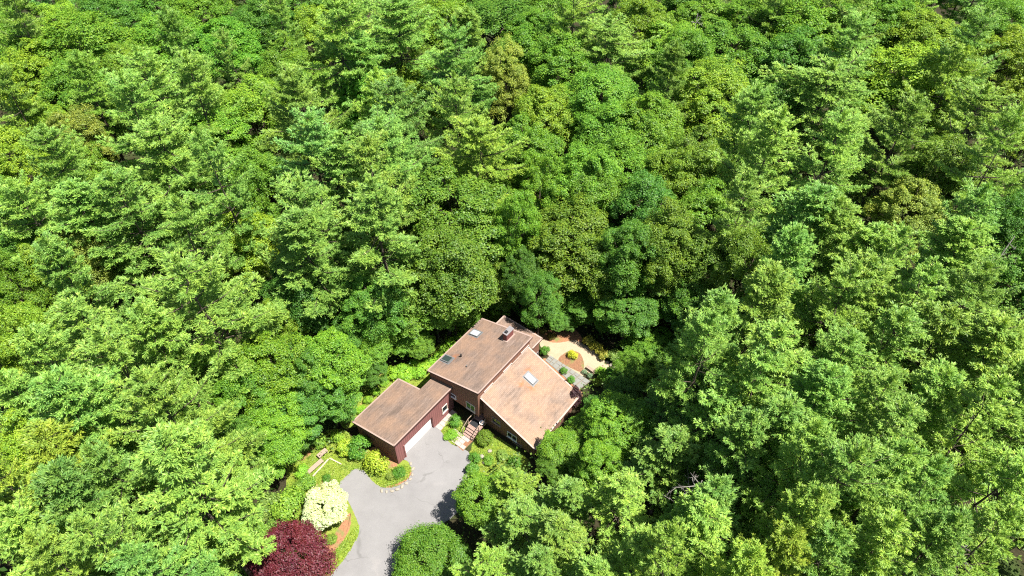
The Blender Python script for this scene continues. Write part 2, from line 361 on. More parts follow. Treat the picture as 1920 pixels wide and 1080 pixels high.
def edge_board(p, q, f, name, m, parent, out, th=.24, w=.05, dz=.02):
    """board along a roof edge from p to q (u, v), standing `out` (unit, in u, v) of the slab"""
    (u0, v0), (u1, v1) = p, q; ou, ov = out
    poly = [(u0 + ou * .003, v0 + ov * .003), (u1 + ou * .003, v1 + ov * .003), (u1 + ou * w, v1 + ov * w), (u0 + ou * w, v0 + ov * w)]
    H().prism(uv(poly), plane(f, -th), plane(f, dz - .035)).build(name, M['fascia'], parent)
    poly2 = [(u0 - ou * .10, v0 - ov * .10), (u1 - ou * .10, v1 - ov * .10), (u1 + ou * (w + .012), v1 + ov * (w + .012)), (u0 + ou * (w + .012), v0 + ov * (w + .012))]
    H().prism(uv(poly2), plane(f, .003), plane(f, .016)).build('drip_edge', M['drip'], parent)
g_roof = roof_slab([(0, -6.46), (0, 0), (9.19, 0), (9.19, -3.05), (7.05, -3.05), (7.05, -6.46)], zg, 'garage_roof', M['roof'])
edge_board((0, -6.46), (0, 0), zg, 'fascia', None, g_roof, (-1, 0)); edge_board((0, 0), (9.19, 0), zg, 'fascia', None, g_roof, (0, 1))
edge_board((7.05, -3.05), (7.05, -6.46), zg, 'fascia', None, g_roof, (1, 0)); edge_board((0, -6.46), (7.05, -6.46), zg, 'fascia', None, g_roof, (0, -1))
# main block: upper storey hangs out over the entrance recess
mw = H().prism(uv([(9.03, -3.35), (9.03, 3.6), (18.2, 3.6), (18.2, -3.35)]), 2.05, plane(zm, -.2))
mwall = mw.build('upper_wall', M['siding'], house)
H().prism(uv([(10.3, -3.3), (10.3, 3.55), (18.15, 3.55), (18.15, -3.3)]), 0, 2.05).build('lower_wall', M['siding'], house)
H().prism(uv([(17.6, -1.5), (17.6, 3.55), (20.1, 3.55), (20.1, -1.5)]), 0, 4.38).build('rear_wall', M['siding'], house)
m_roof = roof_slab([(8.96, -3.57), (8.96, 3.75), (18.45, 3.75), (18.45, -3.57)], zm, 'main_roof', M['roof'])
for a, b, o in (((8.96, -3.57), (8.96, 3.75), (-1, 0)), ((8.96, 3.75), (18.45, 3.75), (0, 1)), ((18.45, -3.57), (18.45, 3.75), (1, 0)), ((8.96, -3.57), (18.45, -3.57), (0, -1))):
    edge_board(a, b, zm, 'fascia', None, m_roof, o)
zflat = lambda v: 4.6
x_roof = roof_slab([(18.21, -1.76), (18.21, 3.8), (20.35, 3.8), (20.35, -1.76)], zflat, 'rear_roof', M['roof'])
edge_board((18.5, 3.8), (20.35, 3.8), zflat, 'fascia', None, x_roof, (0, 1)); edge_board((20.35, -1.76), (20.35, 3.8), zflat, 'fascia', None, x_roof, (1, 0)); edge_board((18.5, -1.76), (20.35, -1.76), zflat, 'fascia', None, x_roof, (0, -1))
# wing
wall_prism([(9.78, 3.62), (9.78, 10.55), (17.65, 10.55), (17.65, 3.62)], 0, zr, 'wing_wall', M['siding'])
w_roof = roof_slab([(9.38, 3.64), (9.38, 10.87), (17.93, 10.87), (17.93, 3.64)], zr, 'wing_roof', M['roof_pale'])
for a, b, o in (((9.38, 3.64), (9.38, 10.87), (-1, 0)), ((17.93, 3.64), (17.93, 10.87), (1, 0)), ((9.38, 10.87), (17.93, 10.87), (0, 1))):
    edge_board(a, b, zr, 'fascia', None, w_roof, o)
H().prism(uv([(9.45, 3.605), (17.9, 3.605), (17.9, 3.66), (9.45, 3.66)]), plane(zr, .003), plane(zr, .09)).build('flashing', M['drip'], w_roof)
# chimney, skylights, vents
cz = zm(1.25)
ch = link('chimney', None, m_roof)
bevel(H().box(16.62, 17.86, -1.56, -1.02, cz - .6, cz + 1.05).build('chimney_stack', M['brick'], ch), .02)
bevel(H().box(16.56, 17.92, -1.62, -.96, cz + 1.053, cz + 1.14).build('chimney_cap', M['galv'], ch), .02)
H().box(16.75, 17.05, -1.44, -1.14, cz + 1.143, cz + 1.34).build('flue', M['dark'], ch)
H().prism(uv([(16.48, .85), (16.48, 1.75), (18.0, 1.75), (18.0, .85)]), plane(zm, .003), plane(zm, .014)).build('chimney_flashing', M['drip'], ch)
def skylight(u, v, su, sv_, f, parent, gm):
    s = link('skylight', None, parent)
    a, b, c, d = u - su / 2, u + su / 2, v - sv_ / 2, v + sv_ / 2
    for (p0, p1, q0, q1) in ((a - .09, b + .09, c - .09, c), (a - .09, b + .09, d, d + .09), (a - .09, a, c + .002, d - .002), (b, b + .09, c + .002, d - .002)):
        H().prism(uv([(p0, q0), (p0, q1), (p1, q1), (p1, q0)]), plane(f, .003), plane(f, .16)).build('curb', M['flash'], s)
    H().prism(uv([(a, c), (a, d), (b, d), (b, c)]), plane(f, .05), plane(f, .13)).build('pane', gm, s)
    H().prism(uv([(a - .22, c - .22), (a - .22, d + .22), (b + .22, d + .22), (b + .22, c - .22)]), plane(f, .002), plane(f, .012)).build('flashing', M['flash'], s)
skylight(16.05, -2.55, .72, 1.05, zm, m_roof, M['skyglass']); skylight(11.3, -2.75, .72, 1.05, zm, m_roof, M['skydark'])
skylight(15.15, 6.0, .66, 1.08, zr, w_roof, M['skyglass'])
H().tube([(12.35, 1.55, zm(-1.55) - .1), (12.35, 1.55, zm(-1.55) + .45)], [.09, .09], 10).build('vent_pipe', M['dark'], m_roof)
H().tube([(11.4, -.1, zm(.1) - .1), (11.4, -.1, zm(.1) + .3)], [.06, .06], 8).build('vent_pipe', M['flash'], m_roof)
# windows: axis 'u' = wall facing the drive (u const), 'v' = wall facing the camera's right (v const)
def window(axis, k, a0, a1, z0, z1, parent=None, mull=1, fm='white'):
    wd = link('window', None, parent or house); t = .075
    def bx(p0, p1, q0, q1, d0, d1):
        if axis == 'u': return H().box(k - d1, k - d0, -p1, -p0, q0, q1)
        return H().box(p0, p1, -k - d1, -k - d0, q0, q1)
    fr = link('frame', None, wd)
    m_ = H()
    for args in ((a0 - t, a1 + t, z0 - t, z0), (a0 - t, a1 + t, z1, z1 + t), (a0 - t, a0, z0, z1), (a1, a1 + t, z0, z1)):
        b_ = bx(*args, .004, .07); m_.add(b_.v, b_.f)
    for i in range(1, mull + 1):
        c = a0 + (a1 - a0) * i / (mull + 1); b_ = bx(c - .025, c + .025, z0, z1, .012, .055); m_.add(b_.v, b_.f)
    bpy.data.objects.remove(fr)
    m_.build('frame', M[fm], wd); bx(a0, a1, z0, z1, .003, .02).build('pane', M['glass'], wd)
    bx(a0 - .12, a1 + .12, z0 - t - .05, z0 - t - .003, .004, .13).build('sill', M[fm], wd)
    return wd
window('u', 9.03, 1.95, 3.05, 2.45, 3.5, mull=1, fm='cream')
window('u', 9.03, -2.1, -1.35, 3.05, 3.55, mull=0, fm='drip'); window('u', 9.03, -.6, .35, 2.6, 3.1, mull=0)
window('u', 9.78, 4.9, 5.95, 1.55, 2.35, mull=1, fm='drip'); window('u', 9.78, 7.0, 8.15, .62, 1.45, mull=1); window('u', 9.78, 7.75, 8.8, .06, .42, mull=1, fm='drip')
window('v', -.3, 7.42, 8.1, 1.12, 2.05, mull=0, fm='cream')
for a in (10.1, 13.4, 16.6): window('v', 3.6, a, a + 1.35, 5.30, 5.56, mull=0, fm='pinkish')
window('v', 3.55, 18.75, 19.9, .25, 2.3, mull=1, fm='galv')
# entrance: landing, steps, rails, door
ent = link('front_steps', None, house)
for i in range(4):
    o = bevel(H().box(7.17 + i * .26, 7.17 + (i + 1) * .26 + (.0 if i < 3 else .0), -4.1, -2.8, 0 if i == 0 else .0, .175 * (i + 1) - .045).build('riser', M['fascia'], ent), .01)
    bevel(H().box(7.13 + i * .26, 7.17 + (i + 1) * .26 - .003, -4.14, -2.76, .175 * (i + 1) - .042, .175 * (i + 1)).build('tread', M['step'], ent), .01)
for i in range(10):
    x0 = 8.215 + i * .2
    bevel(H().box(x0, x0 + .19, -4.2 if x0 < 9.45 else -3.55, -2.6, .655, .70).build('landing_board', M['step'], ent), .006)
H().box(8.22, 10.2, -3.54, -2.62, .0, .65).build('landing_base', M['fascia'], ent)
for v in (2.68, 4.18):
    rl = link('hand_rail', None, ent)
    for (u, z) in ((7.25, .1), (8.22, .7), (9.3, .7)):
        H().box(u - .04, u + .04, -v - .04, -v + .04, z - .1, z + .95).build('post', M['wood'], rl)
    H().tube([(7.2, -v, 1.02), (8.22, -v, 1.68), (9.4, -v, 1.68)], [.04, .04, .04], 6).build('rail', M['wood'], rl)
dr = link('front_door', None, house)
H().box(10.24, 10.297, -3.45, -2.5, .72, 2.02).build('door_leaf', M['dark'], dr); H().box(10.2, 10.235, -2.62, -2.56, 1.3, 1.42).build('handle', M['galv'], dr)
H().box(9.0, 9.027, -3.58, -3.5, 2.06, zm(3.5) - .22).build('corner_board', M['siding'], house)
# doormat and a pale pot on the landing: things of their own
mp = hw(8.75, 3.2); o = bevel(MB().box(-.42, .42, -.5, .5, 0, .025).build('doormat', M['mat']), .01); o.location = (*mp, .702); o.rotation_euler = (0, 0, YAW)
tag(o, 'black doormat on the entrance landing', 'doormat')
pot = MB(); prof = [(.16, 0), (.2, .12), (.26, .38), (.29, .42), (.25, .43), (.22, .36), (.02, .34)]; kk = 14
pot.add([(r * math.cos(2 * math.pi * j / kk), r * math.sin(2 * math.pi * j / kk), z) for r, z in prof for j in range(kk)],
        [(i * kk + j, i * kk + (j + 1) % kk, (i + 1) * kk + (j + 1) % kk, (i + 1) * kk + j) for i in range(len(prof) - 1) for j in range(kk)] + [tuple(reversed(range(kk)))])
o = pot.build('flower_pot', M['white'], None, True); o.location = (*hw(9.1, 3.9), .702); tag(o, 'white pot at the wing side of the entrance landing', 'pot')

# ------------------------------------------------------------------ benches, raised bed, rocks
def bench(loc, rz, L, D, Hh, label, m, name='bench'):
    b = link(name, None, None, loc); b.rotation_euler = (0, 0, rz); tag(b, label, 'bench')
    n = max(3, int(D / .13))
    for i in range(n):
        y = -D / 2 + D * i / n; bevel(MB().box(-L / 2, L / 2, y + .006, y + D / n - .006, Hh - .05, Hh).build('slat', M[m], b), .006)
    for sx in (-1, 1):
        for sy in (-1, 1):
            x = sx * (L / 2 - .12); y = sy * (D / 2 - .07); MB().box(x - .045, x + .045, y - .045, y + .045, 0, Hh - .052).build('leg', M[m], b)
        x = sx * (L / 2 - .12); MB().box(x - .03, x + .03, -D / 2 + .12, D / 2 - .12, Hh - .14, Hh - .053).build('crosspiece', M[m], b)
    return b
pA, pB = at(590, 861), at(613, 841); angA = math.atan2(pB[1] - pA[1], pB[0] - pA[0])
c_ = at(604, 849, .45); bench((c_[0], c_[1], 0), angA, 1.15, .55, .45, 'short weathered wooden bench on the lawn left of the garage', 'wood')
c_ = at(589, 875, .35); bench((c_[0], c_[1], 0), angA, 2.2, .5, .35, 'long low plank bench below the shorter bench on the lawn', 'wood', 'plank_bench')
c_ = at(1107, 691, .4); pA, pB = at(1100, 687), at(1114, 697); bench((c_[0], c_[1], .016), math.atan2(pB[1] - pA[1], pB[0] - pA[0]), 1.05, .42, .42, 'small brown bench on the gravel terrace', 'wood', 'garden_bench')
bed = link('raised_bed', None); tag(bed, 'pale timber edging of a small garden bed beside the plank bench', 'garden bed')
cs = [at(*p)[:2] for p in ((587, 894), (618, 860), (642, 872), (612, 905))]
bed.location = (*cs[0], 0)
for i in (0, 1):
    a, b = cs[i] - cs[0], cs[i + 1] - cs[0]; d = (b - a) / np.linalg.norm(b - a); n = np.array([-d[1], d[0]]) * .06
    bevel(MB().prism([tuple(a - n), tuple(b - n - d * .13), tuple(b + n - d * .13), tuple(a + n)], 0, .16).build('timber', M['wood_pale'], bed), .01)
rng = np.random.default_rng(11)
def rock_mesh(seed):
    r = np.random.default_rng(seed); import bmesh
    bm = bmesh.new(); bmesh.ops.create_icosphere(bm, subdivisions=2, radius=1)
    ax = r.normal(size=(6, 3))
    for v in bm.verts:
        k = 1 + .12 * sum(math.sin(2.2 * v.co.dot(Vector(a)) + i) for i, a in enumerate(ax)) / 2
        v.co = Vector((v.co.x * k, v.co.y * k * .85, v.co.z * k * .6))
    me = bpy.data.meshes.new('rock'); bm.to_mesh(me); bm.free(); me.materials.append(M['rock']); return me
RK = [rock_mesh(i) for i in range(4)]
ordn = ['first', 'second', 'third', 'fourth', 'fifth', 'sixth', 'seventh', 'eighth', 'ninth', 'tenth', 'eleventh', 'twelfth', 'thirteenth', 'fourteenth', 'fifteenth', 'sixteenth', 'seventeenth', 'eighteenth', 'nineteenth', 'twentieth', 'twenty-first', 'twenty-second', 'twenty-third', 'twenty-fourth']
rocks = [(1139, 680), (1146, 685), (1152, 690), (1158, 686), (1149, 697), (1160, 694)]
for i, (x, y) in enumerate(rocks):
    o = link('rock', RK[i % 4], None, tuple(at(x, y))); s = rng.uniform(.22, .36); o.scale = (s, s, s); o.location.z = s * .3; o.rotation_euler = (0, 0, rng.uniform(0, 6))
    tag(o, f'pale fieldstone at the right end of the gravel terrace, {ordn[i]} from the left', 'rock', 'fieldstones edging the terrace')
edge = [(716, 921), (725, 922), (735, 921), (745, 918), (754, 913), (762, 907), (769, 899), (773, 890), (774, 880), (770, 870)]
for i, (x, y) in enumerate(edge):
    o = link('edging_stone', RK[(i + 1) % 4], None, tuple(at(x, y))); s = rng.uniform(.14, .22); o.scale = (s * 1.3, s, s); o.location.z = s * .3; o.rotation_euler = (0, 0, rng.uniform(0, 6))
    tag(o, f'small edging stone round the garage corner island, {ordn[i]} counting from the left', 'stone', 'stones edging the island by the garage')
for i, (x, y) in enumerate([(903, 857), (908, 868), (918, 846)]):
    o = link('rock', RK[i], None, tuple(at(x, y))); s = (.3, .24, .26)[i]; o.scale = (s, s, s); o.location.z = s * .3
    tag(o, 'boulder among the shrubs in front of the wing, ' + ('largest', 'nearest the drive', 'nearest the clipped round bush')[i], 'rock', 'boulders in front of the wing')

# ------------------------------------------------------------------ foliage engine
def unit(a): return a / (np.linalg.norm(a, axis=-1, keepdims=True) + 1e-9)
def leaves(C, Nn, size, aspect, r, fold=.12):
    """rhombic leaf faces at C with normals Nn; size = length (n,), aspect = width / length"""
    n = len(C); t = unit(np.cross(Nn, unit(r.normal(size=(n, 3))))); b = np.cross(Nn, t)
    s = size[:, None]; k = (aspect * s) * .5
    V = np.empty((n, 4, 3)); V[:, 0] = C - t * s * .5; V[:, 2] = C + t * s * .5
    V[:, 1] = C + b * k + Nn * s * fold + t * s * .06; V[:, 3] = C - b * k + Nn * s * fold + t * s * .06
    return V.reshape(-1, 3)
def leaf_mesh(name, V, m): return quads_mesh(name, V, np.arange(len(V)).reshape(-1, 4), m)
def sphere_dirs(r, n, zmin=-1.0):
    z = r.uniform(zmin, 1, n); a = r.uniform(0, 2 * math.pi, n); k = np.sqrt(1 - z * z)
    return np.stack([k * np.cos(a), k * np.sin(a), z], 1)
def broadleaf(seed, Rr=4.2, Ht=17.0, depth=8.5, nl=16, ns=17, per=125, leaf=.21, loose=.16, aspect=.7):
    r = np.random.default_rng(seed); zc = Ht - depth * .55; ctr = np.array([0, 0, zc])
    stem = MB(); lean = r.normal(0, .25, 2)
    top = np.array([lean[0], lean[1], Ht - depth * .45])
    k = Ht / 17; stem.tube([(0, 0, -.1), (lean[0] * .1, lean[1] * .1, .7 * k), (lean[0] * .5, lean[1] * .5, zc - depth * .35), tuple(top)], [.34 * k, .24 * k, .19 * k, .07 * k], 8)
    lob = []; 
    for i in range(nl):                          # even spread of main lobes over the dome, then jitter
        z = 1 - 1.62 * (i + .5) / nl; a = i * 2.39996 + r.uniform(-.35, .35); q = math.sqrt(max(0, 1 - z * z))
        d = np.array([q * math.cos(a), q * math.sin(a), z]); rl = Rr * r.uniform(.22, .44)
        rad = np.array([Rr - rl * .8, Rr - rl * .8, depth * .5 - rl * .55]) * r.uniform(.66, 1.16)
        lob.append((ctr + d * rad, rl, d))
    allV = []
    for (c, rl, d) in lob:
        base = np.array([lean[0] * .5, lean[1] * .5, max(2, c[2] - np.hypot(c[0], c[1]) * .9 - 1)])
        mid = base + (c - base) * .55 + np.array([0, 0, -.3]); stem.tube([base, mid, c], [.13 * k, .08 * k, .03 * k], 5)
        dd = sphere_dirs(r, ns * 3, -.55); dd = dd[(dd @ d) > -.35][:ns]
        for e in dd:
            sc = c + e * rl * r.uniform(.72, 1.12); rs = rl * r.uniform(.26, .42); m_ = int(per * r.uniform(.6, 1.4) * (rs / (rl * .34)) ** 1.5)
            u_ = sphere_dirs(r, m_, -.6); rad = rs * r.uniform(.45, 1.0, m_)[:, None] ** .5
            P = sc + u_ * rad * np.array([1.15, 1.15, .8]) + r.normal(0, loose, (m_, 3)) * rs
            Nn = unit(u_ * .5 + e * .3 + np.array([0, 0, .75]) + r.normal(0, .40, (m_, 3)))
            allV.append(leaves(P, Nn, leaf * r.uniform(.6, 1.25, m_), aspect, r))
    return stem, np.concatenate(allV)
def pine(seed, Rr=4.3, Ht=24.0, start=.36, gap=1.15, blade=.36, openness=1.0):
    r = np.random.default_rng(seed); stem = MB(); lean = r.normal(0, .35, 2)
    axis = lambda z: np.array([lean[0] * (z / Ht) ** 2, lean[1] * (z / Ht) ** 2, z])
    zs = [0, 1.2, Ht * .3, Ht * .6, Ht * .85, Ht * .985]; stem.tube([axis(z) - (np.array([0, 0, .1]) if z == 0 else 0) for z in zs], [.30, .25, .20, .11, .035, .012], 8)
    C = []; D = []; z = Ht * start; ph = r.uniform(0, 6)
    sect = 1 + .28 * np.sin(np.arange(8) * 1.7 + r.uniform(0, 6)) * r.uniform(.5, 1, 8)      # lopsided crown: some sides reach further
    while z < Ht * .975:
        f = (z - Ht * start) / (Ht * (1 - start)); prof = (1 - f) ** .66 * (.66 + .34 * min(1, f * 3.4)) * 1.10 * r.choice([.82, .95, 1.0, 1.08])
        nb = r.integers(4, 6) if f < .85 else 5; ph += r.uniform(.5, 1.2)
        for j in range(nb):
            if r.uniform() < .12 * openness and f < .9: continue
            a = ph + 2 * math.pi * j / nb + r.normal(0, .18); L = Rr * prof * sect[int(a / (math.pi / 4)) % 8] * r.choice([.68, .88, .98, 1.0, 1.08, 1.18]) * r.uniform(.94, 1.05) + .3
            rise = -.04 + .55 * f ** 1.6 + r.normal(0, .07); curl = .18 * r.uniform(.3, 1.3)
            h = np.array([math.cos(a), math.sin(a), 0]); sd_ = np.array([-math.sin(a), math.cos(a), 0]); o = axis(z + r.normal(0, .10)); bend = r.normal(0, .12)
            pt = lambda t: o + (h + sd_ * bend * t) * L * t + np.array([0, 0, L * (rise * t + curl * t ** 3 - .09 * math.sin(math.pi * t))])
            if L > .9: stem.tube([pt(0), pt(.5), pt(.93)], [.022 + .011 * L, .014 + .006 * L, .008], 4)
            nbl = int(4 + L * 3.6)
            for q in range(nbl):
                t0 = .24 if f < .55 else .05; t = min(1.0, t0 + (1 - t0) * (q + r.uniform(0, .8)) / nbl)
                for s_ in ((-1, 1) if t < .96 else (0,)):
                    if r.uniform() < .14: continue
                    bl = (.31 * L * (1 - t) ** .8 + .36) * r.uniform(.6, 1.3); dr_ = unit(h * r.uniform(.6, 1.0) + sd_ * s_ * r.uniform(.55, .95) + np.array([0, 0, r.uniform(-.05, .16)]))
                    b0 = pt(t); nt_ = max(2, int(bl / .24))
                    for k in range(nt_):
                        C.append(b0 + dr_ * bl * (k + 1) / nt_ + r.normal(0, .06, 3)); D.append(dr_)
        z += gap * r.uniform(.7, 1.3) * (1.0 if f < .7 else .65)
    tip = axis(Ht * .99)
    for k in range(60): C.append(axis(Ht * (1 - .10 * r.uniform() ** 1.5)) + r.normal(0, .16, 3)); D.append(unit(np.array([r.normal(0, .5), r.normal(0, .5), .9])))
    C = np.array(C); D = np.array(D); nb = 11
    C = np.repeat(C, nb, 0); D = np.repeat(D, nb, 0); m_ = len(C)
    T = unit(D * .8 + np.array([0, 0, .26]) + r.normal(0, .5, (m_, 3)) * np.array([1, 1, .7])); sz = blade * r.uniform(.6, 1.25, m_)
    P0 = C + r.normal(0, .04, (m_, 3)); B = unit(np.cross(T, unit(np.array([0, 0, 1.0]) + r.normal(0, .32, (m_, 3))))); wd = (sz * .115)[:, None]
    V = np.empty((m_, 4, 3)); V[:, 0] = P0; V[:, 1] = P0 + T * sz[:, None] * .5 + B * wd; V[:, 2] = P0 + T * sz[:, None]; V[:, 3] = P0 + T * sz[:, None] * .5 - B * wd
    return stem, V.reshape(-1, 3)
def shrub(seed, n=2600, leaf=.13, lumps=26, squash=.8, lumpy=.30, aspect=.7):
    """unit-size bush: radius 1, height about 1 + squash"""
    r = np.random.default_rng(seed); C = sphere_dirs(r, lumps, -.25) * np.array([1, 1, squash]); out = []
    stem = MB()
    for i in range(5):
        a = r.uniform(0, 6.3); stem.tube([(0, 0, -.05), (.2 * math.cos(a), .2 * math.sin(a), .35), (.5 * math.cos(a), .5 * math.sin(a), .8)], [.05, .035, .015], 5)
    for c in C:
        c = c * r.uniform(.62, .8); rs = lumpy * r.uniform(.8, 1.3); m_ = n // lumps
        u_ = sphere_dirs(r, m_, -.7); P = c + u_ * rs * (r.uniform(.3, 1, m_)[:, None] ** .5) + r.normal(0, .03, (m_, 3)); P[:, 2] += squash * .95
        Nn = unit(u_ * .6 + unit(c) * .3 + np.array([0, 0, .5]) + r.normal(0, .4, (m_, 3)))
        out.append(leaves(P, Nn, leaf * r.uniform(.6, 1.25, m_), aspect, r))
    V = np.concatenate(out); V[:, 2] = np.maximum(V[:, 2], .02); return stem, V

PROTO = {}
def proto(kind, lst, trunk_m=M['bark'], leaf_m=None):
    PROTO[kind] = [(s.mesh(kind + '_trunk', trunk_m, True), leaf_mesh(kind + '_crown', V, leaf_m)) for s, V in lst]
proto('pine', [pine(i, openness=1.0 + .5 * (i % 3), start=.36 + .04 * (i % 3), gap=1.2 + .16 * (i % 3)) for i in range(6)], leaf_m=M['needle'])
proto('big_pine', [pine(40 + i, Rr=6.4, Ht=25.0, openness=1.3, start=.34 + .04 * i, gap=1.4 + .14 * i, blade=.36) for i in range(4)], leaf_m=M['needle'])
proto('broad', [broadleaf(20 + i, nl=(20, 24, 22, 26, 19, 25, 21)[i], depth=(10.5, 12, 11, 10, 11.5, 12.5, 10.5)[i], per=140, leaf=(.18, .17, .19, .165, .185, .17, .16)[i]) for i in range(7)], leaf_m=M['leaf'])
proto('shrub', [shrub(60, lumpy=.32), shrub(61, n=3000, leaf=.10, lumps=34, lumpy=.26), shrub(62, n=2200, leaf=.17, lumps=18, lumpy=.36), shrub(63, n=2600, leaf=.12, lumps=30, squash=.6)], leaf_m=M['leaf'])
proto('clipped', [shrub(70, n=5200, leaf=.085, lumps=80, lumpy=.17, squash=.8)], leaf_m=M['leaf'])
proto('ornamental', [broadleaf(80, Rr=2.4, Ht=4.2, depth=3.4, nl=20, ns=18, per=80, leaf=.12, aspect=.6), broadleaf(81, Rr=2.4, Ht=4.4, depth=3.2, nl=22, ns=16, per=75, leaf=.14, aspect=.8)], leaf_m=M['leaf'])
proto('feathery', [broadleaf(86, Rr=2.4, Ht=4.2, depth=3.7, nl=15, ns=20, per=120, leaf=.15, aspect=.28, loose=.3)], leaf_m=M['needle'])

PAL = {'P': (.214, .352, .064), 'B': (.175, .335, .080), 'p': (.245, .362, .050), 'D': (.132, .265, .024), 'G': (.142, .290, .024), 'K': (.088, .205, .024),
       'Y': (.195, .318, .026), 'O': (.120, .208, .020), 'A': (.240, .305, .046)}
CW = {'P': 'pale green', 'B': 'bluish green', 'p': 'yellowish green', 'D': 'mid green', 'G': 'bright green', 'K': 'deep green', 'Y': 'yellow-green', 'O': 'olive green', 'A': 'amber-tinted'}
prng = np.random.default_rng(3)
def plant(name, kind, variant, loc, sxy, sz, color, rz=None, tilt=0.0):
    tr, cr = PROTO[kind][variant % len(PROTO[kind])]
    if kind in ('shrub', 'clipped', 'juniper'): color = tuple(min(.6, q * 1.75) for q in color)
    e = link(name, None, None, tuple(loc)); e.scale = (sxy, sxy, sz); e.rotation_euler = (prng.normal(0, tilt), prng.normal(0, tilt), prng.uniform(0, 6.28) if rz is None else rz)
    t = link('trunk', tr, e); c = link('crown', cr, e); c.color = (*color, 1); return e
def vary(c, s=.10): 
    k = prng.normal(1, s); h = prng.normal(0, s * .6)
    return (max(.01, c[0] * k * (1 + h)), max(.01, c[1] * k), max(.006, c[2] * k * (1 - h)))

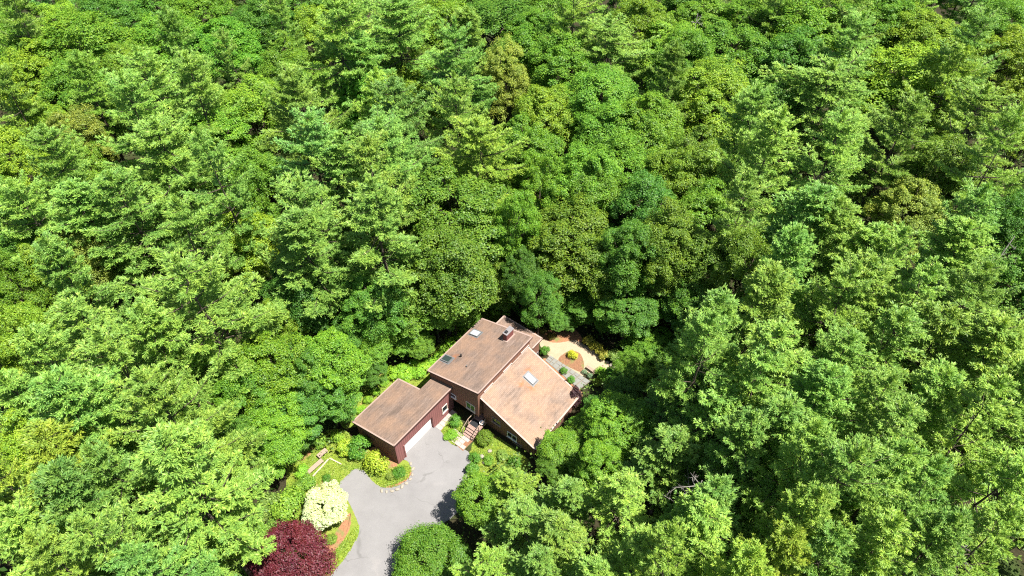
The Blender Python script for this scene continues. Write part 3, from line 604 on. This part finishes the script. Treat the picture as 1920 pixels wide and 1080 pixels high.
# ------------------------------------------------------------------ trees read off the photograph: x, y, radius of the crown (photo pixels), kind, optional height
TREES = """
150,85,66,D 112,42,40,Y 25,38,42,P 300,72,56,D 418,90,58,G 212,28,45,K 368,18,44,D 480,38,46,K 548,128,46,D 612,62,66,P 58,138,48,Y 136,160,52,D 245,122,36,Y 68,228,44,Y 18,190,38,P
270,150,62,P 362,168,58,P 462,198,62,Y 246,214,70,P 134,256,44,A 305,295,92,P 28,290,50,Y 104,312,66,P 402,262,56,D 566,190,62,P 604,285,74,B 492,330,44,D 20,110,40,D
662,36,58,P 742,58,66,P 656,122,54,P 932,30,62,K 852,108,56,P 950,122,34,A 1000,68,46,G 1056,118,54,D 1138,78,66,P 1206,32,48,Y 1252,84,50,Y 757,160,56,Y 684,166,44,D 748,212,62,B
858,198,52,P 908,284,74,p 720,292,84,P 1024,206,48,Y 992,280,52,G 1126,176,58,D 1138,240,62,D 1212,238,58,D 1262,322,50,Y 1180,306,52,D 1092,332,54,D 1080,20,46,P 1010,0,44,D 900,-14,44,K 760,-10,44,P 300,-8,44,D 1290,-20,44,D 830,30,46,D
1310,32,50,D 1376,92,56,D 1412,34,48,D 1522,52,58,G 1460,16,40,P 1592,16,42,P 1332,166,60,Y 1292,108,44,D 1556,160,86,P 1604,80,54,P 1706,140,72,Y 1722,58,54,Y 1832,84,56,P 1884,36,46,D 1886,96,48,Y
1404,224,58,P 1426,276,56,P 1562,284,76,P 1690,236,60,P 1826,226,72,P 1880,290,62,P 1756,306,54,O 1304,306,52,O 1490,110,50,K 1640,30,46,D 1460,190,50,K 1780,150,50,p
62,402,70,P 20,446,46,K 168,400,62,P 246,392,62,P 152,474,52,A 92,506,44,Y 340,452,56,P 378,560,118,P,26 452,434,62,Y 572,452,66,P 558,544,62,K,16 628,508,50,K,16 522,602,40,Y,14 500,676,70,G,15
604,664,60,G,14 130,512,52,P 42,630,54,Y 182,604,70,P 232,690,70,P 92,690,66,P 20,540,48,D 300,640,60,P 420,330,50,P
690,336,60,P 702,404,70,P 606,402,92,P,25 640,330,56,P 858,392,88,O,18 828,486,72,O,17 922,500,54,O,10 962,402,38,G 1012,330,40,G 1074,445,80,O,15 1146,500,56,O,12 1184,462,52,K 1108,352,54,D 1206,382,56,K 1262,432,58,O 1244,520,54,O,11
742,560,64,D,11 812,555,48,G,11 690,556,54,K,15 850,575,32,D,7.5 690,630,46,D,9 1094,560,44,K,6 1180,566,50,K,9 1226,650,44,D,4.5 980,500,36,K,13 640,620,46,K,10 762,620,34,G,6 1010,545,36,K,12 1145,596,26,D,4.5
1332,402,56,D 1302,472,58,O 1404,392,52,P 1402,482,56,O 1500,404,64,P 1552,438,60,P 1706,390,56,A 1604,484,62,P 1656,510,58,P 1560,574,80,P 1642,566,70,P 1432,582,66,P 1352,606,60,P 1834,424,60,P 1790,486,64,P 1834,566,80,P
1424,664,72,P 1558,676,88,P 1652,646,68,P 1760,642,74,P 1852,662,80,P 1322,656,54,P 1306,560,54,K,12 1900,420,56,K 1700,560,56,P 1480,510,56,P
132,782,70,P 58,762,62,P 40,832,54,Y 132,862,78,p 250,764,72,P 330,786,92,P 334,886,92,P,26 440,724,56,G,15 558,744,52,K,10 606,724,48,K,10 498,830,50,G,9 520,768,52,G,11 150,974,74,P 60,1004,70,P
222,1004,70,P 372,1016,46,P,15 60,900,60,p 230,900,60,P 300,1060,66,P 120,1070,66,P 436,826,46,K,13 20,940,56,P 640,696,44,D,8 560,690,48,K,13
940,566,22,D,5 1030,578,22,K,4.5 1072,590,20,K,4 980,572,18,K,4 1124,766,30,K,6 1098,806,34,G,6 1138,818,40,G,8 1036,868,28,D,5 640,764,22,K,5 556,806,28,K,6 876,586,20,D,4.5 700,694,24,K,5 788,642,24,D,5 1046,598,18,K,4 1196,606,24,D,4 1190,690,34,D,7 1170,730,36,K,7 908,930,48,D,8 968,914,46,p,10 1060,836,46,G,6 1096,792,32,G,5.5 1166,786,58,G,10 1256,850,72,P,15 1168,944,72,P,16 984,990,66,P,14 1060,1010,70,P,16 1300,1000,70,P,20 1190,1060,62,P,19 1272,1070,56,p 1384,1066,58,p 1398,836,60,P,21 920,1060,60,p,13
1330,764,64,P,19 1432,802,70,P 1502,856,60,P 1562,900,104,P,26 1332,940,60,P,20 1682,812,72,P 1640,760,62,P 1760,764,66,P 1842,806,70,P 1742,940,56,P 1850,900,78,p 1644,1040,70,P 1752,1042,66,P 1880,1016,70,p
1450,1056,60,p 1480,960,60,P 1650,900,62,P 1250,740,52,P,14 1290,690,48,P,13 1530,770,66,P 1400,720,60,P 1060,930,56,P,13 1130,870,46,G,10 1900,740,62,P 1560,1060,60,P 1000,1060,60,P,15 1110,1075,56,P,17
"""
CLEAR = np.array([(655, 835), (663, 780), (735, 700), (800, 680), (860, 620), (900, 588), (950, 583), (1000, 598), (1060, 612), (1130, 640), (1165, 690), (1100, 735), (1090, 765), (1010, 850), (960, 865), (885, 865), (872, 930), (830, 985), (900, 1000), (905, 1260), (450, 1260), (475, 990), (540, 900), (548, 840)], float)
def inside(pt, poly):
    x, y = pt; c = False; n = len(poly)
    for i in range(n):
        x0, y0 = poly[i]; x1, y1 = poly[i - 1]
        if (y0 > y) != (y1 > y) and x < (x1 - x0) * (y - y0) / (y1 - y0) + x0: c = not c
    return c
PLACED = []                                     # x, y, R, h, family, colour key, photo x, photo y
for tok in TREES.split():
    t = tok.split(','); x, y, r = float(t[0]), float(t[1]), float(t[2]); k = t[3]; fam = 'pine' if k in 'PBp' else 'broad'
    h = float(t[4]) * prng.uniform(.97, 1.03) if len(t) > 4 else (prng.normal(23.5, 1.3) if fam == 'pine' else prng.normal(17.5, 1.0))
    zc = h * (.80 if fam == 'pine' else .78); p = at(x, y, zc); Rw = r * seen(p)[2] / F_PX
    PLACED.append([p[0], p[1], Rw * ((1.32 if fam == 'pine' else 1.16) if h > 16.5 else 1.08) * (1 + .22 * max(0, 1 - y / 380)), h, fam, k, x, y])
n_hand = len(PLACED)
# the woods go on between and beyond: fill openings, never over the clearing
fr = np.random.default_rng(17); ring = []
SHD = -np.array([sv.x, sv.y]) / sv.z
for _ in range(9000):
    x, y = fr.uniform(-104, 104), fr.uniform(-2, 128); Rc = fr.uniform(3.2, 4.8); pn = fr.uniform() < .5
    if abs(x) > 50 + y * .55: continue
    P_ = np.array([(a[0], a[1], a[2]) for a in PLACED + ring]); d = np.hypot(P_[:, 0] - x, P_[:, 1] - y)
    if (d < (.74 + .10 * (y > 60)) * (P_[:, 2] + Rc)).any(): continue
    h = fr.uniform(19, 24) if pn else fr.uniform(14.5, 18)
    pts = [(x, y, 0), (x, y, h * .5), (x, y, h), (x - Rc, y, h * .75), (x + Rc, y, h * .75), (x, y - Rc, h * .6), (x - Rc, y - Rc, h * .5), (x + Rc, y - Rc, h * .5)]
    pts += [(x + SHD[0] * h * f, y + SHD[1] * h * f, 0) for f in (.5, .75, 1.0)]
    S = [seen(p) for p in pts]
    if any(inside(s[:2], CLEAR) for s in S): continue
    vis = any(-5 < s[0] < 1925 and -5 < s[1] < 1085 for s in S[1:8])
    e = [x, y, Rc, h, 'pine' if pn else 'broad', fr.choice(list('PPBp') if pn else list('DDGKYO')), S[2][0], S[2][1]]
    (PLACED if vis else ring).append(e)
# labels: rows of crowns counted down the picture, thirds across it
rows = {}
for t in PLACED: rows.setdefault((min(7, max(0, int(t[7] // 135))), min(2, max(0, int(t[6] // 640)))), []).append(t)
rown = ['topmost', 'second', 'third', 'fourth', 'fifth', 'sixth', 'seventh', 'lowest']; coln = ['left', 'middle', 'right']
for (ri, ci), L_ in rows.items():
    for i, t in enumerate(sorted(L_, key=lambda q: q[6])):
        x, y, Rw, h, fam, k = t[:6]; v = int(prng.integers(0, 50)); big = fam == 'pine' and Rw > 5.0; kr = 6.4 if big else (4.3 if fam == 'pine' else 4.2); kh = 25.0 if big else (24.0 if fam == 'pine' else 17.0)
        o = plant('pine_tree' if fam == 'pine' else 'broadleaf_tree', 'big_pine' if big else fam, v, (x, y, 0), Rw / kr, h / kh, vary(PAL[k], .09), tilt=.025)
        size = 'tall' if h > 22 else ('small' if h < 13 else 'medium')
        if t[6] < 0 or t[6] > 1920 or t[7] < 0 or t[7] > 1080: edge_ = ' reaching in from the frame edge'
        else: edge_ = ''
        lab = f"{CW[k]} {'layered pine' if fam == 'pine' else 'leafy tree'}, {ordn[i] if i < len(ordn) else str(i + 1) + 'th'} from left in {coln[ci]} third of {rown[ri]} tree row"
        tag(o, lab, 'pine tree' if fam == 'pine' else 'tree', 'pines of the forest' if fam == 'pine' else 'broadleaf trees of the forest')
# woods outside the frame as one mass
if ring:
    rv = []; r = np.random.default_rng(9)
    for (x, y, Rc, h, fam, k, _, _) in ring:
        n = 900; u_ = sphere_dirs(r, n, -.5); P = np.array([x, y, h * .7]) + u_ * np.array([Rc, Rc, h * .3]) * (r.uniform(.5, 1.05, n)[:, None] ** .5)
        rv.append(leaves(P, unit(u_ + np.array([0, 0, .6]) + r.normal(0, .4, (n, 3))), r.uniform(.35, .7, n), .7, r))
    o = link('outer_woods', leaf_mesh('outer_woods', np.concatenate(rv), M['leaf'])); o.color = (.07, .13, .03, 1)
    tag(o, 'continuing woods beyond the edges of the view', 'woods', kind='stuff')
# undergrowth of the forest floor
r = np.random.default_rng(23); cl = []
for _ in range(5200):
    x, y = r.uniform(-95, 95), r.uniform(4, 122)
    if abs(x) > 48 + y * .5: continue
    s = seen((x, y, .6))
    if inside(s[:2], CLEAR): continue
    cl.append((x, y))
cl = np.array(cl); n = len(cl); m_ = 30
cen = np.repeat(np.c_[cl, r.uniform(.2, 2.6, n) ** 1.2], m_, 0); off = r.normal(0, 1, (n * m_, 3)) * np.array([.75, .75, .35]); P = cen + off; P[:, 2] = np.abs(P[:, 2]) + .05
o = link('undergrowth', leaf_mesh('undergrowth', leaves(P, unit(np.array([0, 0, 1.0]) + r.normal(0, .5, (len(P), 3))), r.uniform(.18, .38, len(P)), .7, r), M['leaf'])); o.color = (.09, .16, .025, 1)
tag(o, 'low leafy undergrowth on the forest floor', 'undergrowth', kind='stuff')

# ------------------------------------------------------------------ garden plants
def bush(x, y, rpx, col, label, kind='shrub', v=0, zf=.8, hs=1.0, name='shrub', cat='shrub', group=None):
    Rw = rpx * seen(at(x, y, .5))[2] / F_PX; p = at(x, y, Rw * zf * hs)
    o = plant(name, kind, v, (p[0], p[1], 0), Rw, Rw * hs, col); tag(o, label, cat, group); return o
cG, cL, cYl, cOl, cDk, cGr = (.058, .145, .016), (.120, .240, .020), (.300, .300, .020), (.085, .135, .014), (.030, .095, .022), (.12, .17, .10)
def orn(x, y, rpx, h, col, v, name, label, cat='tree', kind='ornamental'):
    p = at(x, y, h * .66); Rw = rpx * seen(p)[2] / F_PX; o = plant(name, kind, v, (p[0], p[1], 0), Rw / 2.4, h / 4.3, col); tag(o, label, cat); return o
orn(611, 946, 44, 3.8, (.56, .61, .35), 1, 'flowering_dogwood', 'cream flowering small tree at the edge of the drive')
orn(543, 1042, 70, 5.0, (.130, .023, .032), 0, 'red_maple', 'dark red small maple at the bottom left of the drive')
o = orn(804, 1040, 70, 4.8, (.105, .220, .020), 0, 'evergreen_bush', 'broad feathery evergreen bush overhanging the lower right of the drive', 'bush', 'feathery')
bush(909, 821, 18, cOl, 'clipped round olive-green bush right of the front steps', 'clipped', 0, .8, 1.0, 'clipped_bush', 'bush')
bush(1076, 742, 15, (.045, .022, .026), 'dark purple-leaved shrub at the far corner of the wing roof', 'shrub', 2, .9, 2.2, 'purple_shrub')
for a in ((853, 789, 13, cG, 'green rounded shrub between garage and front steps', 0), (848, 813, 11, cL, 'low lime-green shrub at the drive edge left of the steps', 3), (838, 818, 8, cL, 'smaller lime-green shrub at the corner of the drive and garage walk', 3),
          (673, 839, 24, cG, 'large deep green shrub at the left corner of the garage', 0), (648, 838, 17, (.15, .21, .02), 'yellow-green shrub left of the deep green garage-corner shrub', 2), (706, 868, 24, (.175, .225, .02), 'yellow rounded shrub beside the garage side wall', 0),
          (748, 884, 13, cG, 'low green shrub on the island at the garage front corner', 3), (732, 893, 9, (.14, .18, .03), 'small pale tuft on the island left of the low green shrub', 1),
          (1000, 606, 13, cL, 'bright green shrub behind the rear roof', 0), (1022, 657, 11, cG, 'green shrub at the rear corner of the wing', 1), (1074, 665, 10, cYl, 'bright yellow shrub on the round mulch island', 0),
          (1104, 640, 12, (.20, .20, .03), 'yellow-olive shrub behind the terrace, uppermost of three', 2), (1118, 652, 13, (.22, .21, .025), 'yellow-olive shrub behind the terrace, middle of three', 0), (1132, 666, 11, (.20, .20, .03), 'yellow-olive shrub behind the terrace, lowest of three', 2),
          (1057, 695, 8, cG, 'small round shrub beside the path, nearer the rear wall', 1), (1071, 712, 9, (.06, .16, .02), 'small round shrub beside the path, nearer the purple shrub', 1),
          (1096, 697, 6, cGr, 'grey-green shrub at the lower rim of the mulch island', 1), (1106, 704, 6, cGr, 'grey-green shrub between mulch island and small bench', 1),
          (1128, 700, 14, cL, 'fresh green shrub below the small terrace bench', 0), (1146, 702, 13, cG, 'green shrub right of the fresh green one below the terrace', 2), (1152, 668, 15, (.10, .15, .03), 'loose olive shrub at the right end of the terrace', 2),
          (1120, 716, 10, (.14, .19, .02), 'yellow-green shrub at the lower end of the flagstone path', 3), (1018, 618, 8, (.13, .13, .03), 'small olive shrub in the rear mulch bed, nearest the roof', 3), (1034, 630, 8, (.14, .12, .03), 'small olive shrub in the middle of the rear mulch bed', 3),
          (890, 858, 12, cG, 'green shrub at the drive edge below the clipped bush', 0), (886, 880, 13, (.07, .15, .02), 'green shrub lowest along the right drive edge', 2), (916, 862, 11, (.10, .19, .02), 'fresh green shrub beside the boulders before the wing', 3), (942, 852, 12, (.16, .23, .04), 'pale lime shrub under the lit wing window', 3), (965, 866, 13, cG, 'green shrub at the near corner of the wing', 0),
          (566, 884, 15, cL, 'lime-green shrub left of the plank bench', 0), (576, 905, 16, (.10, .18, .02), 'green shrub below the plank bench', 2), (560, 915, 15, (.09, .16, .02), 'olive-green shrub furthest left under the benches', 0), (612, 896, 9, cG, 'small green shrub at the end of the raised bed', 3),
          (540, 945, 34, (.11, .19, .02), 'light green shrub left of the cream flowering tree', 0), (506, 950, 26, (.10, .15, .03), 'olive shrub furthest left above the red maple', 2), (520, 985, 24, (.09, .15, .025), 'dull green shrub just above the red maple', 3), (478, 1000, 24, (.08, .15, .02), 'green shrub at the forest edge upper left of the red maple', 0), (470, 1040, 24, (.07, .14, .02), 'leafy shrub squeezed between red maple and forest on its left', 2), (468, 1075, 22, (.09, .16, .02), 'shrub at the bottom frame edge left of the red maple', 0), (486, 970, 20, (.10, .15, .03), 'yellowish shrub between olive shrub and forest', 1), (626, 968, 10, (.06, .12, .02), 'small dark shrub at the foot of the flowering tree', 3),
          (620, 1010, 12, (.12, .17, .02), 'low yellow-green shrub between red maple and mulch', 3), (632, 820, 13, (.14, .22, .02), 'lime shrub at the forest edge above the short bench', 0), (600, 828, 13, (.10, .18, .02), 'green shrub at the forest edge left of the lime one', 2), (572, 842, 10, (.11, .17, .03), 'small shrub beside the orange mulch patch', 1)):
    x, y, rp, c, lab, v = a; bush(x, y, rp, vary(c, .05), lab, 'shrub', v, group='garden shrubs')
hedge = [(676, 768), (690, 750), (704, 734), (720, 716), (737, 700), (756, 694), (772, 697), (786, 700), (795, 690), (778, 685), (806, 680), (760, 705), (820, 668), (832, 654), (845, 642), (858, 629), (870, 616), (883, 606)]
for i, (x, y) in enumerate(sorted(hedge)):
    bush(x, y, 15 if 730 < x < 812 else 10, vary((.135, .245, .018), .06), f'lime-green shrub in the strip behind garage and house, {ordn[i]} from the left', 'shrub', i, .7, .9, group='lime shrubs behind the house')
# rough grass on the lawns
r = np.random.default_rng(31); gv = []
for poly, n in (([(540, 850), (600, 815), (640, 805), (700, 850), (690, 900), (650, 895), (635, 915), (600, 930), (540, 930)], 5000), ([(690, 890), (720, 880), (772, 870), (775, 890), (745, 915), (715, 915)], 1500), ([(655, 745), (735, 690), (800, 672), (850, 610), (905, 580), (935, 600), (800, 730), (730, 740), (690, 790), (640, 800)], 6000),
                ([(600, 1060), (640, 1020), (670, 985), (674, 1005), (650, 1045), (610, 1085)], 2500), ([(880, 850), (900, 815), (925, 815), (985, 855), (990, 880), (930, 890), (885, 885)], 2000), ([(826, 815), (842, 780), (865, 790), (872, 815), (850, 832)], 800)):
    A = np.array(poly, float); lo, hi = A.min(0), A.max(0); k = 0
    while k < n:
        q = r.uniform(lo, hi)
        k += 1
        if inside(q, A) and not inside(q, DRIVE): gv.append(at(*q))
gv = np.array(gv); gv = np.repeat(gv, 4, 0) + r.normal(0, .07, (len(gv) * 4, 3)) * np.array([1, 1, 0]); gv[:, 2] = r.uniform(.02, .10, len(gv))
o = link('grass', leaf_mesh('grass', leaves(gv, unit(np.array([0, 0, .8]) + r.normal(0, .6, (len(gv), 3))), r.uniform(.08, .2, len(gv)), .35, r), M['grass'])); o.color = (.22, .31, .035, 1)
tag(o, 'short rough grass tufts on the lawns', 'grass', kind='stuff')

# ------------------------------------------------------------------ dead bare branches seen in gaps
def dead_tree(px, py, z, h, seed, label):
    r = np.random.default_rng(seed); p = at(px, py, z); root = link('dead_tree', None, None, (p[0], p[1], 0)); tag(root, label, 'dead tree', 'bare dead trees')
    tz = h; MB().tube([(0, 0, -.1), (.1, 0, h * .5), (.15, .1, h)], [.16, .11, .04], 7).build('trunk', M['deadwood'], root, True)
    for i in range(11):
        zz = h * r.uniform(.45, .98); a = r.uniform(0, 6.28); L = r.uniform(1.2, 3.2) * (1.2 - .5 * zz / h); d = np.array([math.cos(a), math.sin(a), r.uniform(-.1, .5)]); b0 = np.array([.12, .05, zz])
        mb = MB().tube([b0, b0 + d * L * .5 + r.normal(0, .1, 3), b0 + d * L], [.055, .04, .015], 5)
        for j in range(4):
            c0 = b0 + d * L * r.uniform(.35, .9); mb.tube([c0, c0 + unit(d + r.normal(0, .7, 3)) * L * r.uniform(.25, .45)], [.028, .01], 4)
        mb.build('branch', M['deadwood'], root, True)
for a in ((322, 1022, 12, 15, 1, 'bare grey dead tree in the dark gap at lower left'), (1882, 470, 16, 18, 2, 'bare grey dead tree near the right edge'), (1735, 566, 16, 19, 3, 'bare grey dead tree between pines at right'),
          (1300, 935, 12, 15, 4, 'bare dead branches in the gap right of the bright green tree'), (1775, 1040, 14, 17, 5, 'bare grey dead tree in the lower right gap'), (1300, 60, 14, 17, 6, 'bare grey dead tree near the top edge right of centre')):
    dead_tree(*a)
print('TREES', n_hand, len(PLACED), 'ring', len(ring))
